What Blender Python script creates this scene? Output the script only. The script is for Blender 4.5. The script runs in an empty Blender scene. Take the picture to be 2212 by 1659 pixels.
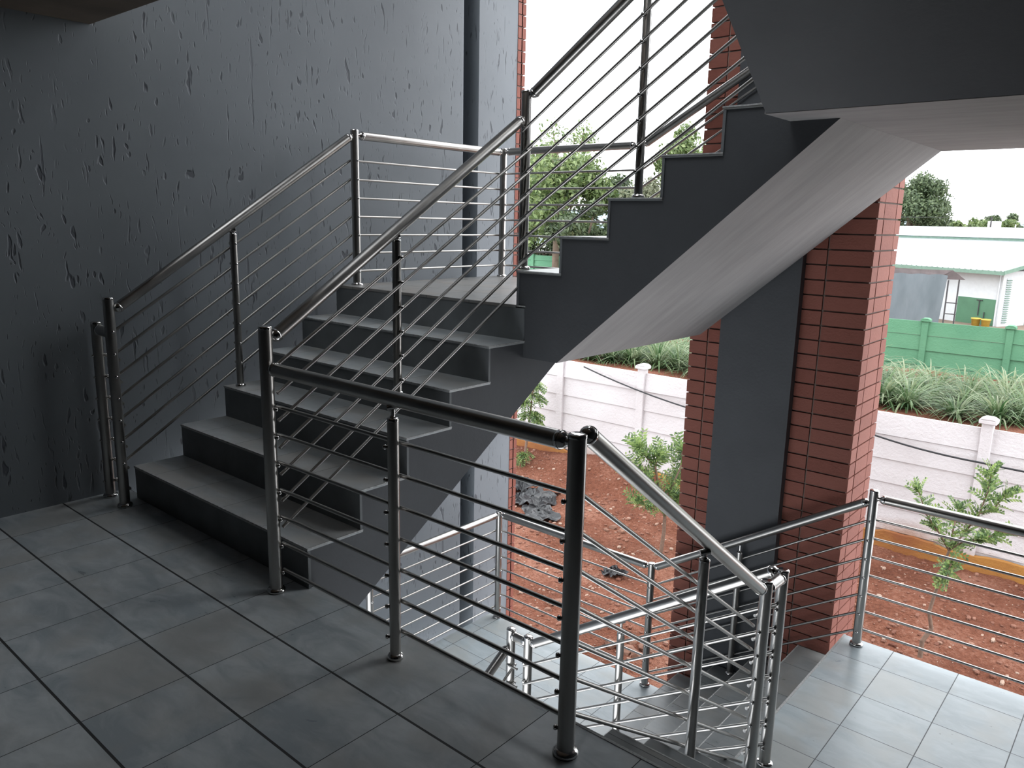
import bpy, bmesh, math, random
from mathutils import Vector, Matrix, noise
random.seed(7)
sc = bpy.context.scene
COL = sc.collection
PI = math.pi
def lerp(a, b, t): return a+(b-a)*t
H = .17; G = .2554            # riser and going of the stairs
WD = 1.471                    # stair width
# ------------------------------------------------------------------ camera
CAM = Vector((2.42928514, -1.63963789, 1.42460681)); FPX = 1689.15
ya, pi_, ro = [math.radians(a) for a in (40.5467, -11.8003, 1.2094)]
fw = Vector((-math.sin(ya)*math.cos(pi_), math.cos(ya)*math.cos(pi_), math.sin(pi_)))
rt = Vector((math.cos(ya), math.sin(ya), 0)); up = rt.cross(fw)
r2 = rt*math.cos(ro)+up*math.sin(ro); u2 = -rt*math.sin(ro)+up*math.cos(ro)
cd = bpy.data.cameras.new('camera'); cam = bpy.data.objects.new('camera', cd); COL.objects.link(cam)
M = Matrix((r2, u2, -fw)).transposed().to_4x4(); M.translation = CAM
cam.matrix_world = M
cd.sensor_width = 36; cd.lens = FPX/2212*36; cd.clip_start = .05; cd.clip_end = 500
sc.camera = cam
sc.view_settings.view_transform = 'Standard'; sc.view_settings.look = 'None'
sc.view_settings.exposure = 0.0; sc.view_settings.gamma = 1; sc.view_settings.use_curve_mapping = False
sc.cycles.use_denoising = True
sc.cycles.max_bounces = 10; sc.cycles.diffuse_bounces = 7; sc.cycles.glossy_bounces = 5
# ------------------------------------------------------------------ objects
def set_tag(o, label=None, cat=None, group=None, kind=None):
    if label: o['label'] = label
    if cat: o['category'] = cat
    if group: o['group'] = group
    if kind: o['kind'] = kind
    return o
def thing(name, loc, label, cat, group=None):
    o = bpy.data.objects.new(name, None); COL.objects.link(o); o.location = loc
    o.empty_display_size = .05
    return set_tag(o, label, cat, group)
def wloc(o):
    v = Vector(o.location)
    while o.parent: o = o.parent; v += Vector(o.location)
    return v
class MB:
    def __init__(s): s.v = []; s.f = []; s.sm = []; s.mi = []; s.cur = 0
    def add(s, vs, fs, sm=False):
        n = len(s.v); s.v += [tuple(v) for v in vs]
        for f in fs: s.f.append([n+i for i in f]); s.sm.append(sm); s.mi.append(s.cur)
        return s
    def box(s, a, b):
        x0, y0, z0 = a; x1, y1, z1 = b
        return s.add([(x0,y0,z0),(x1,y0,z0),(x1,y1,z0),(x0,y1,z0),(x0,y0,z1),(x1,y0,z1),(x1,y1,z1),(x0,y1,z1)],
              [(3,2,1,0),(4,5,6,7),(0,1,5,4),(1,2,6,5),(2,3,7,6),(3,0,4,7)])
    def prism(s, poly, ax, a, b):
        """poly: 2D points; ax: axis of extrusion 'x' -> poly is (y,z), 'y' -> (x,z), 'z' -> (x,y)"""
        def P(p, t):
            return (t, p[0], p[1]) if ax == 'x' else (p[0], t, p[1]) if ax == 'y' else (p[0], p[1], t)
        n = len(poly); vs = [P(p, a) for p in poly]+[P(p, b) for p in poly]
        fs = [[i, (i+1) % n, n+(i+1) % n, n+i] for i in range(n)]
        return s.add(vs, fs+[list(range(n))[::-1], list(range(n, 2*n))])
    def tube(s, p0, p1, r0, r1=None, n=20, caps=True):
        p0 = Vector(p0); p1 = Vector(p1); r1 = r0 if r1 is None else r1
        d = (p1-p0).normalized(); a = d.orthogonal().normalized(); b = d.cross(a)
        ring = lambda p, r: [p+(a*math.cos(2*PI*i/n)+b*math.sin(2*PI*i/n))*r for i in range(n)]
        A = ring(p0, r0); B = ring(p1, r1)
        s.add(A+B, [(i, (i+1) % n, n+(i+1) % n, n+i) for i in range(n)], True)
        if caps: s.add(A, [list(range(n))[::-1]]); s.add(B, [list(range(n))])
        return s
    def path(s, pts, rad, n=8):
        for i in range(len(pts)-1):
            s.tube(pts[i], pts[i+1], rad[i], rad[i+1], n, True)
            s.ball(pts[i+1], rad[i+1], n, 4)
        return s
    def lathe(s, c, prof, n=20, ax=(0,0,1)):
        """prof: (radius, height) pairs along ax from c"""
        c = Vector(c); d = Vector(ax).normalized(); a = d.orthogonal().normalized(); b = d.cross(a)
        vs = []
        for r, h in prof:
            vs += [c+d*h+(a*math.cos(2*PI*i/n)+b*math.sin(2*PI*i/n))*r for i in range(n)]
        fs = [(j*n+i, j*n+(i+1) % n, (j+1)*n+(i+1) % n, (j+1)*n+i) for j in range(len(prof)-1) for i in range(n)]
        return s.add(vs, fs, True)
    def ball(s, c, r, n=14, m=8):
        return s.lathe(c, [(max(r*math.sin(PI*j/m), 1e-5), -r*math.cos(PI*j/m)) for j in range(m+1)], n)
    def build(s, name, mat, parent=None, mats=None):
        me = bpy.data.meshes.new(name); base = wloc(parent) if parent else Vector((0, 0, 0))
        loc = Vector((0, 0, 0))
        if parent is None and s.v:
            xs, ys, zs = zip(*s.v); loc = Vector(((min(xs)+max(xs))/2, (min(ys)+max(ys))/2, min(zs)))
        me.from_pydata([(v[0]-base.x-loc.x, v[1]-base.y-loc.y, v[2]-base.z-loc.z) for v in s.v], [], s.f)
        for m in (mats or [mat]): me.materials.append(m)
        me.polygons.foreach_set('use_smooth', s.sm)
        if mats: me.polygons.foreach_set('material_index', s.mi)
        me.update()
        o = bpy.data.objects.new(name, me); COL.objects.link(o); o.location = loc
        if parent: o.parent = parent
        return o
def inst(name, mesh, parent, pos, rot=None):
    o = bpy.data.objects.new(name, mesh); COL.objects.link(o); o.parent = parent
    o.location = Vector(pos)-wloc(parent)
    if rot is not None: o.rotation_euler = rot
    return o
def bevel(o, w, seg=2):
    m = o.modifiers.new('bevel', 'BEVEL'); m.width = w; m.segments = seg; m.limit_method = 'ANGLE'; return o
# ------------------------------------------------------------------ materials
class NT:
    def __init__(s, name):
        s.m = bpy.data.materials.new(name); s.m.use_nodes = True; s.t = s.m.node_tree; s.n = s.t.nodes
        s.b = s.n['Principled BSDF']; s.x = 0
        g = s.n.new('ShaderNodeNewGeometry'); s.pos = g.outputs['Position']; s.isl = g.outputs['Random Per Island']; s.geo = g
    def L(s, a, b): s.t.links.new(a, b)
    def map(s, sc=(1, 1, 1), loc=(0, 0, 0), v=None):
        n = s.n.new('ShaderNodeMapping'); n.inputs['Scale'].default_value = sc; n.inputs['Location'].default_value = loc
        s.L(v or s.pos, n.inputs['Vector']); return n.outputs[0]
    def noise(s, v, scale, detail=4, rough=.55, dist=0):
        n = s.n.new('ShaderNodeTexNoise'); s.L(v, n.inputs['Vector'])
        n.inputs['Scale'].default_value = scale; n.inputs['Detail'].default_value = detail
        n.inputs['Roughness'].default_value = rough; n.inputs['Distortion'].default_value = dist; return n.outputs['Fac']
    def voro(s, v, scale, feat='F1', rnd=1):
        n = s.n.new('ShaderNodeTexVoronoi'); n.feature = feat; s.L(v, n.inputs['Vector']); n.inputs['Scale'].default_value = scale
        n.inputs['Randomness'].default_value = rnd
        return n.outputs['Distance']
    def ramp(s, f, stops):
        n = s.n.new('ShaderNodeValToRGB'); e = n.color_ramp.elements
        while len(e) < len(stops): e.new(.5)
        for q, (p, c) in zip(e, stops): q.position = p; q.color = (*c, 1) if hasattr(c, '__len__') else (c, c, c, 1)
        s.L(f, n.inputs[0]); return n.outputs[0]
    def math(s, op, a, b=0, clamp=False):
        n = s.n.new('ShaderNodeMath'); n.operation = op; n.use_clamp = clamp
        for i, q in enumerate((a, b)):
            if isinstance(q, (int, float)): n.inputs[i].default_value = q
            else: s.L(q, n.inputs[i])
        return n.outputs[0]
    def mix(s, f, a, b):
        n = s.n.new('ShaderNodeMix'); n.data_type = 'RGBA'
        for i, q in ((0, f), (6, a), (7, b)):
            if isinstance(q, (int, float)): n.inputs[i].default_value = q
            elif isinstance(q, tuple): n.inputs[i].default_value = (*q, 1)
            else: s.L(q, n.inputs[i])
        return n.outputs[2]
    def bump(s, h, dist, st=1):
        n = s.n.new('ShaderNodeBump'); n.inputs['Distance'].default_value = dist; n.inputs['Strength'].default_value = st
        s.L(h, n.inputs['Height']); s.L(n.outputs[0], s.b.inputs['Normal']); return s
    def set(s, col=None, rough=.6, metal=0, spec=None):
        if col is not None:
            if isinstance(col, tuple): s.b.inputs['Base Color'].default_value = (*col, 1)
            else: s.L(col, s.b.inputs['Base Color'])
        if isinstance(rough, (int, float)): s.b.inputs['Roughness'].default_value = rough
        else: s.L(rough, s.b.inputs['Roughness'])
        s.b.inputs['Metallic'].default_value = metal
        if spec is not None: s.b.inputs['Specular IOR Level'].default_value = spec
        return s
    def sep(s):
        n = s.n.new('ShaderNodeSeparateXYZ'); s.L(s.pos, n.inputs[0]); return n.outputs
def plain(name, col, rough=.6, metal=0, amp=.12, scale=8, bump=0):
    t = NT(name); f = t.noise(t.pos, scale, 5)
    lo = tuple(c*(1-amp) for c in col); hi = tuple(min(1, c*(1+amp)) for c in col)
    t.set(t.ramp(f, [(.3, lo), (.7, hi)]), rough, metal)
    if bump: t.bump(f, bump)
    return t.m
# pitted, trowelled wall coating
def m_pitted():
    t = NT('pitted_plaster')
    v = t.map((1, 1, .34)); w = t.noise(t.pos, 6, 3)
    nz = t.n.new('ShaderNodeTexNoise'); t.L(v, nz.inputs['Vector']); nz.inputs['Scale'].default_value = 9; nz.inputs['Detail'].default_value = 3
    vm = t.n.new('ShaderNodeVectorMath'); vm.operation = 'SCALE'; t.L(nz.outputs['Color'], vm.inputs[0]); vm.inputs['Scale'].default_value = .15
    va = t.n.new('ShaderNodeVectorMath'); va.operation = 'ADD'; t.L(v, va.inputs[0]); t.L(vm.outputs[0], va.inputs[1])
    d1 = t.voro(va.outputs[0], 17); d2 = t.voro(t.map((1, 1, .22), (3, 1, 2), va.outputs[0]), 34)
    msk = t.ramp(t.noise(t.pos, 7, 2), [(.42, 0.), (.6, 1.)])
    p1 = t.ramp(d1, [(.12, 1.), (.19, 0.)]); p2 = t.ramp(d2, [(.14, 1.), (.24, 0.)])
    p2 = t.math('MULTIPLY', p2, msk)
    d3 = t.voro(t.map((1, 1, .45), (7, 2, 1), va.outputs[0]), 58)
    p3 = t.math('MULTIPLY', t.ramp(d3, [(.12, .8), (.2, 0.)]), t.ramp(t.noise(t.pos, 5, 2), [(.46, 0.), (.56, 1.)]))
    sv = t.map((9, 9, .55), (1.3, 0, .4)); st = t.noise(sv, 2.6, 2, .4)
    s1 = t.ramp(st, [(.735, 0.), (.75, 1.)])
    pit = t.math('MAXIMUM', t.math('MAXIMUM', p3, t.math('MAXIMUM', p1, p2)), t.math('MULTIPLY', s1, .7))
    pit = t.math('MULTIPLY', pit, t.ramp(t.noise(t.pos, 3.1, 2), [(.32, .1), (.5, 1.)]))
    h = t.math('SUBTRACT', t.math('MULTIPLY', w, .25), pit)
    c = t.ramp(t.noise(t.pos, 1.6, 4), [(.3, (.235, .262, .292)), (.7, (.285, .314, .345))])
    t.set(t.mix(t.math('MULTIPLY', pit, .8), c, (.09, .10, .12)), .6)
    t.bump(h, .0045, .8); return t.m
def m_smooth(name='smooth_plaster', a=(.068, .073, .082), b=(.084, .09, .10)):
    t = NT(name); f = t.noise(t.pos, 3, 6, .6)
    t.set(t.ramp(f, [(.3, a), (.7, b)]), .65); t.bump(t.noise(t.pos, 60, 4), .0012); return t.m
def m_soffit():
    t = NT('brushed_soffit_paint')
    f = t.noise(t.map((1, 7, 1)), 2.2, 5, .6); g = t.noise(t.pos, 2, 3)
    c = t.ramp(t.math('MULTIPLY', t.math('ADD', f, g), .5), [(.35, (.31, .30, .30)), (.62, (.42, .405, .40))])
    t.set(c, .7); t.bump(f, .002); return t.m
def m_tiles(name, tx, ty, T, jx, jy, a, b, joint, rough=.30):
    """square floor tiles; jx: width of joints running along x, jy: of those along y"""
    t = NT(name); o = t.sep()
    def line(c, off, w):
        q = t.math('FRACT', t.math('DIVIDE', t.math('SUBTRACT', c, off-100*T), T))
        d = t.math('ABSOLUTE', t.math('SUBTRACT', q, .5)); return t.math('GREATER_THAN', d, .5-w/T/2)
    def cell(c, off): return t.math('FLOOR', t.math('DIVIDE', t.math('SUBTRACT', c, off-100*T), T))
    ly = line(o[0], tx, jy); lx = line(o[1], ty, jx); ln = t.math('MAXIMUM', lx, ly)
    cb = t.n.new('ShaderNodeCombineXYZ'); t.L(cell(o[0], tx), cb.inputs[0]); t.L(cell(o[1], ty), cb.inputs[1])
    wn = t.n.new('ShaderNodeTexWhiteNoise'); t.L(cb.outputs[0], wn.inputs[0])
    off = t.n.new('ShaderNodeVectorMath'); off.operation = 'MULTIPLY_ADD'; t.L(wn.outputs['Color'], off.inputs[0])
    off.inputs[1].default_value = (7, 7, 7); t.L(t.pos, off.inputs[2])
    n1 = t.noise(t.map((1, 2.2, 1), v=off.outputs[0]), 5, 7, .62, .6)
    n2 = t.noise(off.outputs[0], 1.6, 3)
    f = t.math('ADD', t.math('MULTIPLY', n1, .6), t.math('MULTIPLY', n2, .4))
    c = t.ramp(f, [(.40, a), (.60, b)])
    hue = t.mix(t.math('MULTIPLY', t.ramp(t.noise(off.outputs[0], 3.3, 3), [(.46, 0.), (.62, 1.)]), .6), c, (a[0]*1.25, a[1]*1.10, a[2]*.98))
    dirt = t.ramp(t.noise(t.pos, 42, 2), [(.76, 0.), (.79, 1.)])
    hue = t.mix(t.math('MULTIPLY', dirt, .45), hue, (.08, .075, .07))
    t.set(t.mix(ln, hue, joint), t.math('ADD', t.math('MULTIPLY', ln, .4), t.math('ADD', rough-.07, t.math('MULTIPLY', n1, .14))))
    t.bump(t.math('SUBTRACT', t.math('MULTIPLY', n1, .12), ln), .0025, .8); return t.m
def m_brick(name, a, b, rough=.75):
    t = NT(name); f = t.noise(t.map((1, 1, 3)), 25, 4)
    c = t.mix(t.isl, a, b); c = t.mix(t.math('MULTIPLY', t.ramp(f, [(.35, 0.), (.75, 1.)]), .3), c, tuple(min(1, x*1.6+.03) for x in a))
    t.set(c, rough); t.bump(t.noise(t.pos, 90, 4), .0015); return t.m
def m_steel():
    t = NT('brushed_stainless_steel'); f = t.noise(t.map((1, 1, .2)), 9, 2)
    t.set(t.ramp(f, [(.3, (.37, .36, .345)), (.7, (.43, .418, .40))]), t.math('ADD', .25, t.math('MULTIPLY', f, .10)), 1); return t.m
def m_soil():
    t = NT('red_soil'); n1 = t.noise(t.pos, 1.3, 5); n2 = t.noise(t.pos, 24, 6, .7); v = t.voro(t.pos, 46)
    c = t.ramp(t.math('ADD', t.math('MULTIPLY', n1, .5), t.math('MULTIPLY', n2, .5)), [(.36, (.15, .050, .028)), (.5, (.25, .092, .054)), (.66, (.44, .215, .15))])
    c = t.mix(t.ramp(v, [(.08, .5), (.2, 0.)]), c, (.34, .21, .16))
    t.set(c, .95, spec=.2); t.bump(t.math('SUBTRACT', n2, t.math('MULTIPLY', v, .7)), .03, 1); return t.m
def m_panel(name, a, b, stain=None):
    t = NT(name); n = t.noise(t.pos, 28, 6, .65); g = t.noise(t.pos, 1.1 if 'orange' in name else 1.5, 3)
    c = t.ramp(g, [(.3, a), (.7, b)])
    if stain:
        z = t.sep()[2]; q = t.math('ADD', z, t.math('MULTIPLY', t.noise(t.pos, 1.1, 4), .9))
        c = t.mix(t.ramp(t.math('ADD', q, 2.35), [(.52, .75), (.78, 0.)]), c, stain)
    t.set(c, .8); t.bump(n, .012, .9); return t.m
def m_leaf(name, a, b, c, tr=.35):
    t = NT(name); t.set(t.ramp(t.isl, [(.0, a), (.5, b), (1., c)]), .5)
    tb = t.n.new('ShaderNodeBsdfTranslucent'); t.L(t.ramp(t.isl, [(.0, a), (1., c)]), tb.inputs[0])
    ms = t.n.new('ShaderNodeMixShader'); ms.inputs[0].default_value = tr
    t.L(t.b.outputs[0], ms.inputs[1]); t.L(tb.outputs[0], ms.inputs[2]); t.L(ms.outputs[0], t.n['Material Output'].inputs[0]); return t.m
PIT = m_pitted(); SMO = m_smooth(); SOF = m_soffit(); STEEL = m_steel(); SOIL = m_soil()
CHROME = plain('polished_steel', (.62, .61, .60), .12, 1, .05)
TX, TY, T = -1.0482, -.2877, .3179
TA = m_tiles('slate_grey_floor_tiles', TX, TY, T, .008, .0028, (.41, .465, .50), (.68, .73, .755), (.03, .031, .034))
TB = m_tiles('lower_floor_tiles', 1.5015, 2.4866, T, .0035, .0042, (.40, .465, .50), (.54, .61, .645), (.12, .13, .14), .3)
TCc = m_tiles('half_landing_tiles', TX+.05, 1.277, T, .0035, .0035, (.28, .28, .275), (.36, .36, .355), (.13, .13, .13), .34)
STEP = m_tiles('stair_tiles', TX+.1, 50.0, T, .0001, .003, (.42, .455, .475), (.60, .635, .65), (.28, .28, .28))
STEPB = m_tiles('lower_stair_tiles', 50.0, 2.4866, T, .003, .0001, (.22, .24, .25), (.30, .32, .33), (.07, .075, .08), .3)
TRIM = plain('pale_grout_edge', (.45, .46, .46), .7, 0, .25, 120)
RISER = plain('shaded_grey_riser', (.19, .205, .215), .55, 0, .22, 5, .001)  # plain jointless riser; lower light on riser faces is put into this darker grey
GROUT = plain('grout_line', (.52, .53, .53), .8, 0, .35, 60)
BRICK = m_brick('red_face_brick', (.27, .078, .052), (.36, .125, .09)); MORT = plain('brick_mortar', (.32, .27, .24), .9)
CEIL = plain('raw_concrete_ceiling', (.24, .19, .15), .85, 0, .15, 5, .004)
WHITE = m_panel('white_painted_concrete', (.70, .655, .66), (.80, .765, .775), (.36, .17, .085))
GREEN = m_panel('green_painted_concrete', (.10, .285, .16), (.135, .34, .195))
ORANGE = m_panel('orange_stained_footing', (.28, .085, .03), (.50, .23, .045))
# ------------------------------------------------------------------ sky and light
w = bpy.data.worlds.new('overcast_sky'); sc.world = w; w.use_nodes = True
bg = w.node_tree.nodes['Background']; bg.inputs[0].default_value = (.93, .965, 1, 1); bg.inputs[1].default_value = 4.1
sd = bpy.data.lights.new('veiled_sun', 'SUN'); sd.energy = .6; sd.angle = math.radians(28); sd.color = (1, .96, .9)
so = bpy.data.objects.new('veiled_sun', sd); COL.objects.link(so); so.rotation_euler = (math.radians(-28), math.radians(14), 0); so.location = (0, 10, 12)
# ------------------------------------------------------------------ room shell
YB = 2.72; Y5 = 5*G; XC = 1.241; XR = 2.76; WX = -1.6535; YE = .0277
def struct(name, mb, mat, label=None, cat=None, mats=None):
    o = mb.build(name, mat, None, mats); set_tag(o, label, cat, None, 'structure'); return o
pf = [(WX-.25, -5), (WX, -5), (WX, 2.527)]+[(WX-.024+.024*math.cos(a*PI/16), 2.527+.024*math.sin(a*PI/16)) for a in range(1, 8)]+[(WX-.024, 2.551), (WX-.25, 2.551)]
struct('wall_left', MB().prism(pf, 'z', -3.4, 8.1), PIT, 'dark grey pitted plaster wall running along the left of the stairs', 'wall')
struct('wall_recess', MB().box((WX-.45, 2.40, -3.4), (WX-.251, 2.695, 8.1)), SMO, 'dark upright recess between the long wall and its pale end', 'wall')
struct('wall_end', MB().box((WX-.45, 2.696, -3.4), (WX, 3.115, 8.1)), PIT, 'pale lit end of the grey plaster wall beside the opening', 'wall')
# brickwork with real raked joints
def bricks(mb, x0, x1, y0, y1, z0, z1, xcuts, ycuts, course=.0845, j=.009, sides='fr'):
    n = int((z1-z0)/course); dp = (ycuts[1]-y0-j/2) if len(ycuts) > 2 else .05
    mb.cur = 1; mb.box((x0+.012, y0+.012, z0), (x1-.012, y1-.012, z1)); mb.cur = 0
    for k in range(n):
        za = z0+k*course; zb = za+course-j
        e = random.uniform(-.0012, .0012)
        if 'f' in sides or 'b' in sides:
            for i in range(len(xcuts)-1):
                a, b = xcuts[i]+(j/2 if i else 0), xcuts[i+1]-(j/2 if i < len(xcuts)-2 else 0)
                if 'f' in sides: mb.box((a, y0+e, za), (b, y0+dp, zb))
                if 'b' in sides: mb.box((a, y1-dp, za), (b, y1+e, zb))
        for i in range(1, len(ycuts)-2):
            a, b = ycuts[i]+j/2, ycuts[i+1]-j/2
            if 'r' in sides: mb.box((x1-.05, a, za), (x1+e, b, zb))
            if 'l' in sides: mb.box((x0+e, a, za), (x0+.05, b, zb))
    return mb
mb = bricks(MB(), WX-.35, WX+.004, 3.116, 3.205, -3.4, 8.1, [WX-.35, WX-.22, WX+.004], [3.116, 3.205], sides='fb')
mb.cur = 0
struct('wall_brick_edge', mb, None, 'narrow edge of red face brick at the end of the pale plaster wall', 'wall', [BRICK, MORT])
PY = 2.80
mb = bricks(MB(), .10, 1.14, PY, PY+.42, -3.0, 8.1, [.10, .22, .325], [PY, PY+.10, PY+.32, PY+.42], sides='lfbr')
for k in range(int(11.1/.0845)):
    za = -3.0+k*.0845; e = random.uniform(-.0012, .0012)
    mb.box((.785, PY+e, za), (.895, PY+.0955, za+.0755)); mb.box((.904, PY+e, za), (1.14, PY+.0955, za+.0755))
    mb.box((.785, PY+.3245, za), (.895, PY+.42+e, za+.0755)); mb.box((.904, PY+.3245, za), (1.14, PY+.42+e, za+.0755))
struct('wall_brick_pier', mb, None, 'tall red brick pier standing between the two openings behind the stairs', 'wall', [BRICK, MORT])
struct('wall_pier_panel', MB().box((.325, PY-.055, -3), (.785, PY+.02, 8.1)), SMO, 'dark grey plaster panel up the middle of the brick pier', 'wall')
# closing walls behind and beside the camera
DIM = plain('dim_wall_paint', (.035, .038, .042), .85)
struct('wall_right', MB().box((XR+.02, -5, -3.4), (XR+.27, 3.1, 8.1)), DIM)
struct('wall_rear', MB().box((WX, -5.25, -.3), (XR+.02, -5, 2.9)), DIM)
# floors
struct('floor', MB().box((WX, -5, -.30), (XR+.02, YE, 0)), TA, 'slate grey tiled landing in the foreground', 'floor')
struct('floor_lower_right', MB().box((XC, .03+4*G, -1.09), (XR+.02, YB, -.85)), TB, 'bright tiled landing at the lower right by the brick pier', 'floor')
struct('floor_lower_left', MB().box((-WD, Y5, -1.94), (XC-4*G-.02, YB, -1.70)), TB, 'bright tiled landing seen below the foreground railing', 'floor')
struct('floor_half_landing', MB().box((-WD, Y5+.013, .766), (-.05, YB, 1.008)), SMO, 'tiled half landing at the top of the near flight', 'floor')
MB().prism([(-WD-.006, Y5-.008), (-.046, Y5-.008), (-.046, YB+.006), (-WD-.006, YB+.006)], 'z', 1.008, 1.022).build('floor_half_landing_tiles', TCc)
set_tag(bpy.data.objects['floor_half_landing_tiles'], kind='structure')
struct('ceiling_upper_landing', MB().box((XC, 1.05, 1.80), (XR+.02, YB+.02, 2.04)), SOF, 'pale brushed underside of the landing at the upper right', 'ceiling')
struct('ceiling', MB().box((WX, -5, 2.285), (XC-.03, .034, 2.9)), CEIL, 'brown concrete ceiling slab at the upper left', 'ceiling')
struct('ceiling_right', MB().box((XC-.03, -5, 2.64), (XR+.02, -.1, 2.9)), CEIL)
struct('ceiling_top', MB().box((WX, -.1, 8.0), (XR+.02, 3.1, 8.2)), SMO)
struct('ceiling_upper_half_landing', MB().box((-WD, Y5, 3.66), (.21, YB, 3.91)), SMO)
# tile edge trims
struct('trim_1', MB().box((-.0, YE-.002, -.012), (XR, YE+.008, .0015)), TRIM)
struct('trim_2', MB().box((XC-.007, .03+5*G, -.862), (XC+.004, YB, -.8485)), TRIM)
# ------------------------------------------------------------------ stair flights
TT = .012
def flight(name, label, axis, sgn, s0, z0, n, soffit, a, b, tile, mat_body, left=True, tiled_side=True):
    """axis: run axis; risers at s0 + sgn*k*G; treads climb; [a,b] across. soffit: closing (s,z) points from top to bottom"""
    c = (a+b)/2
    root = thing(name, (c, s0, z0) if axis == 'y' else (s0, c, z0), label, 'stairs')
    pts = [(s0, z0-.02)]
    for k in range(n):
        s = s0+sgn*k*G
        pts += [(s+sgn*TT, z0+k*H if k else z0-.02), (s+sgn*TT, z0+(k+1)*H-TT)]
    pts.append((s0+sgn*n*G*1.0, z0+n*H-TT)) if False else None
    pts = pts[1:]
    pts += soffit
    ax = 'x' if axis == 'y' else 'y'
    body = MB().prism(pts, ax, a, b).build('stair_slab', mat_body, root)
    ov = .008
    for k in range(n):
        s = s0+sgn*k*G; zt = z0+(k+1)*H
        e = s+sgn*(G+TT) if k < n-1 else s+sgn*.05
        r = MB(); q = MB(); lo, hi = sorted((s-sgn*.003, e)); l2, h2 = sorted((s, s+sgn*TT))
        if axis == 'y':
            r.box((a-ov, lo, zt-TT), (b+ov, hi, zt)); q.box((a-ov*.8, l2-(.006 if n == 6 and k == 5 else 0), zt-H), (b+ov*.8, h2, zt-TT-.0005))
        else:
            r.box((lo, a-ov, zt-TT), (hi, b+ov, zt)); q.box((l2, a-ov*.8, zt-H), (h2, b+ov*.8, zt-TT-.0005))
        if k < n-1: r.build('tread', tile, root)
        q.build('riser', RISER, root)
        m = MB(); ev = .0035
        l3, h3 = sorted((s-sgn*.0045, s+sgn*.0015))
        if axis == 'y': m.box((a-ov, l3, zt-.006), (b+ov, h3, zt+.0005)); m.box((b+ov-.001, lo, zt-.005), (b+ov+.002, hi, zt+.0003))
        else: m.box((l3, a-ov, zt-.006), (h3, b+ov, zt+.0005)); m.box((lo, a-ov-.002, zt-.005), (hi, a-ov+.001, zt+.0003))
        m.build('grout_edge', GROUT, root)
    return root
# flight 1 : landing -> half landing
flight('stair_flight', 'near grey tiled flight climbing left from the foreground landing, four railings around it', 'y', 1, 0, 0, 6,
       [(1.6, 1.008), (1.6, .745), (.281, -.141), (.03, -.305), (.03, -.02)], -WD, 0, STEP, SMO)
# flight 2 : half landing -> upper right landing
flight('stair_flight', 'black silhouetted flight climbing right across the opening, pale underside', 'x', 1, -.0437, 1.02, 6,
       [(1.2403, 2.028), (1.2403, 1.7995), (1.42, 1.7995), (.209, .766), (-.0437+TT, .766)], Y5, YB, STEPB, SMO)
# its pale painted underside
o = MB().add([(.209, Y5+.002, .7655), (1.42, Y5+.002, 1.7995), (1.42, YB-.002, 1.7995), (.209, YB-.002, .7655), (.209, Y5+.002, .7685), (1.42, Y5+.002, 1.8025), (1.42, YB-.002, 1.8025), (.209, YB-.002, .7685)],
        [(0, 1, 2, 3), (7, 6, 5, 4), (0, 4, 5, 1), (1, 5, 6, 2), (2, 6, 7, 3), (3, 7, 4, 0)])
par = [q for q in bpy.data.objects if q.get('label', '').startswith('black silhouetted')][0]
for v in o.v: pass
o = o.build('painted_underside', SOF, par)
# flight 3 : upper right landing -> up toward the camera
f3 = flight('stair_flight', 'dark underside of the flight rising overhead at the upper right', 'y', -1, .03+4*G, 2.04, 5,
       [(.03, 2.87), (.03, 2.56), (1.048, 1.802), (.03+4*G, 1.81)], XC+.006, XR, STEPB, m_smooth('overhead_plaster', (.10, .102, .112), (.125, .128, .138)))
# flight 0 : lower right landing -> foreground landing (rising toward camera)
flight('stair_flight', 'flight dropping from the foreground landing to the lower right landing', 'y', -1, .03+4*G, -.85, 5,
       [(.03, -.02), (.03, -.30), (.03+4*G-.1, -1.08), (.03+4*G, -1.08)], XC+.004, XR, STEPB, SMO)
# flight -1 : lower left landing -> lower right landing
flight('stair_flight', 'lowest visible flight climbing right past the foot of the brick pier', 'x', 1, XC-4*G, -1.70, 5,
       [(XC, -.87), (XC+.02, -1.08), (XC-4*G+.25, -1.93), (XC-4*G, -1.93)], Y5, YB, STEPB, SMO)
# ------------------------------------------------------------------ railings
RP = .0242; RR = .0245; RM = .0182; RB = .0070
def mesh_of(mb, name, mat):
    o = mb.build(name, mat); me = o.data
    # keep geometry around the origin exactly as written
    off = Vector(o.location)
    for v in me.vertices: v.co += off
    bpy.data.objects.remove(o); return me
FL = mesh_of(MB().lathe((0, 0, 0), [(.0005, .0), (.0345, 0), (.036, .004), (.0355, .009), (.032, .014), (.027, .017), (.0248, .018)], 24), 'base_flange', CHROME)
CAP = mesh_of(MB().lathe((0, 0, -.006), [(.0249, 0), (.0252, .004), (.0243, .009), (.017, .0115), (.0004, .0122)], 24), 'end_cap', CHROME)
def clamp_mesh(r):
    pr = [(.0003, -r-.0085), (.004, -r-.008), (.0064, -r-.0055), (.0072, -r-.002), (.0072, -r+.003), (.004, -r+.004)]
    pr += [(.004, .0165), (.0074, .0166), (.0074, .024), (.0094, .0245), (.0094, .0345), (.0078, .038), (.0045, .0395), (.0003, .040)]
    return mesh_of(MB().lathe((0, 0, 0), pr, 14, (1, 0, 0)), 'bar_clamp', CHROME)
CLPD = clamp_mesh(.0242); CLPM = clamp_mesh(.0182)
NUB = mesh_of(MB().lathe((0, 0, 0), [(.0003, .016), (.005, .0161), (.005, .0262), (.0072, .0268), (.0078, .030), (.0072, .0335), (.0045, .036), (.0003, .0366)], 14, (1, 0, 0)), 'bar_clamp', CHROME)
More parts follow.
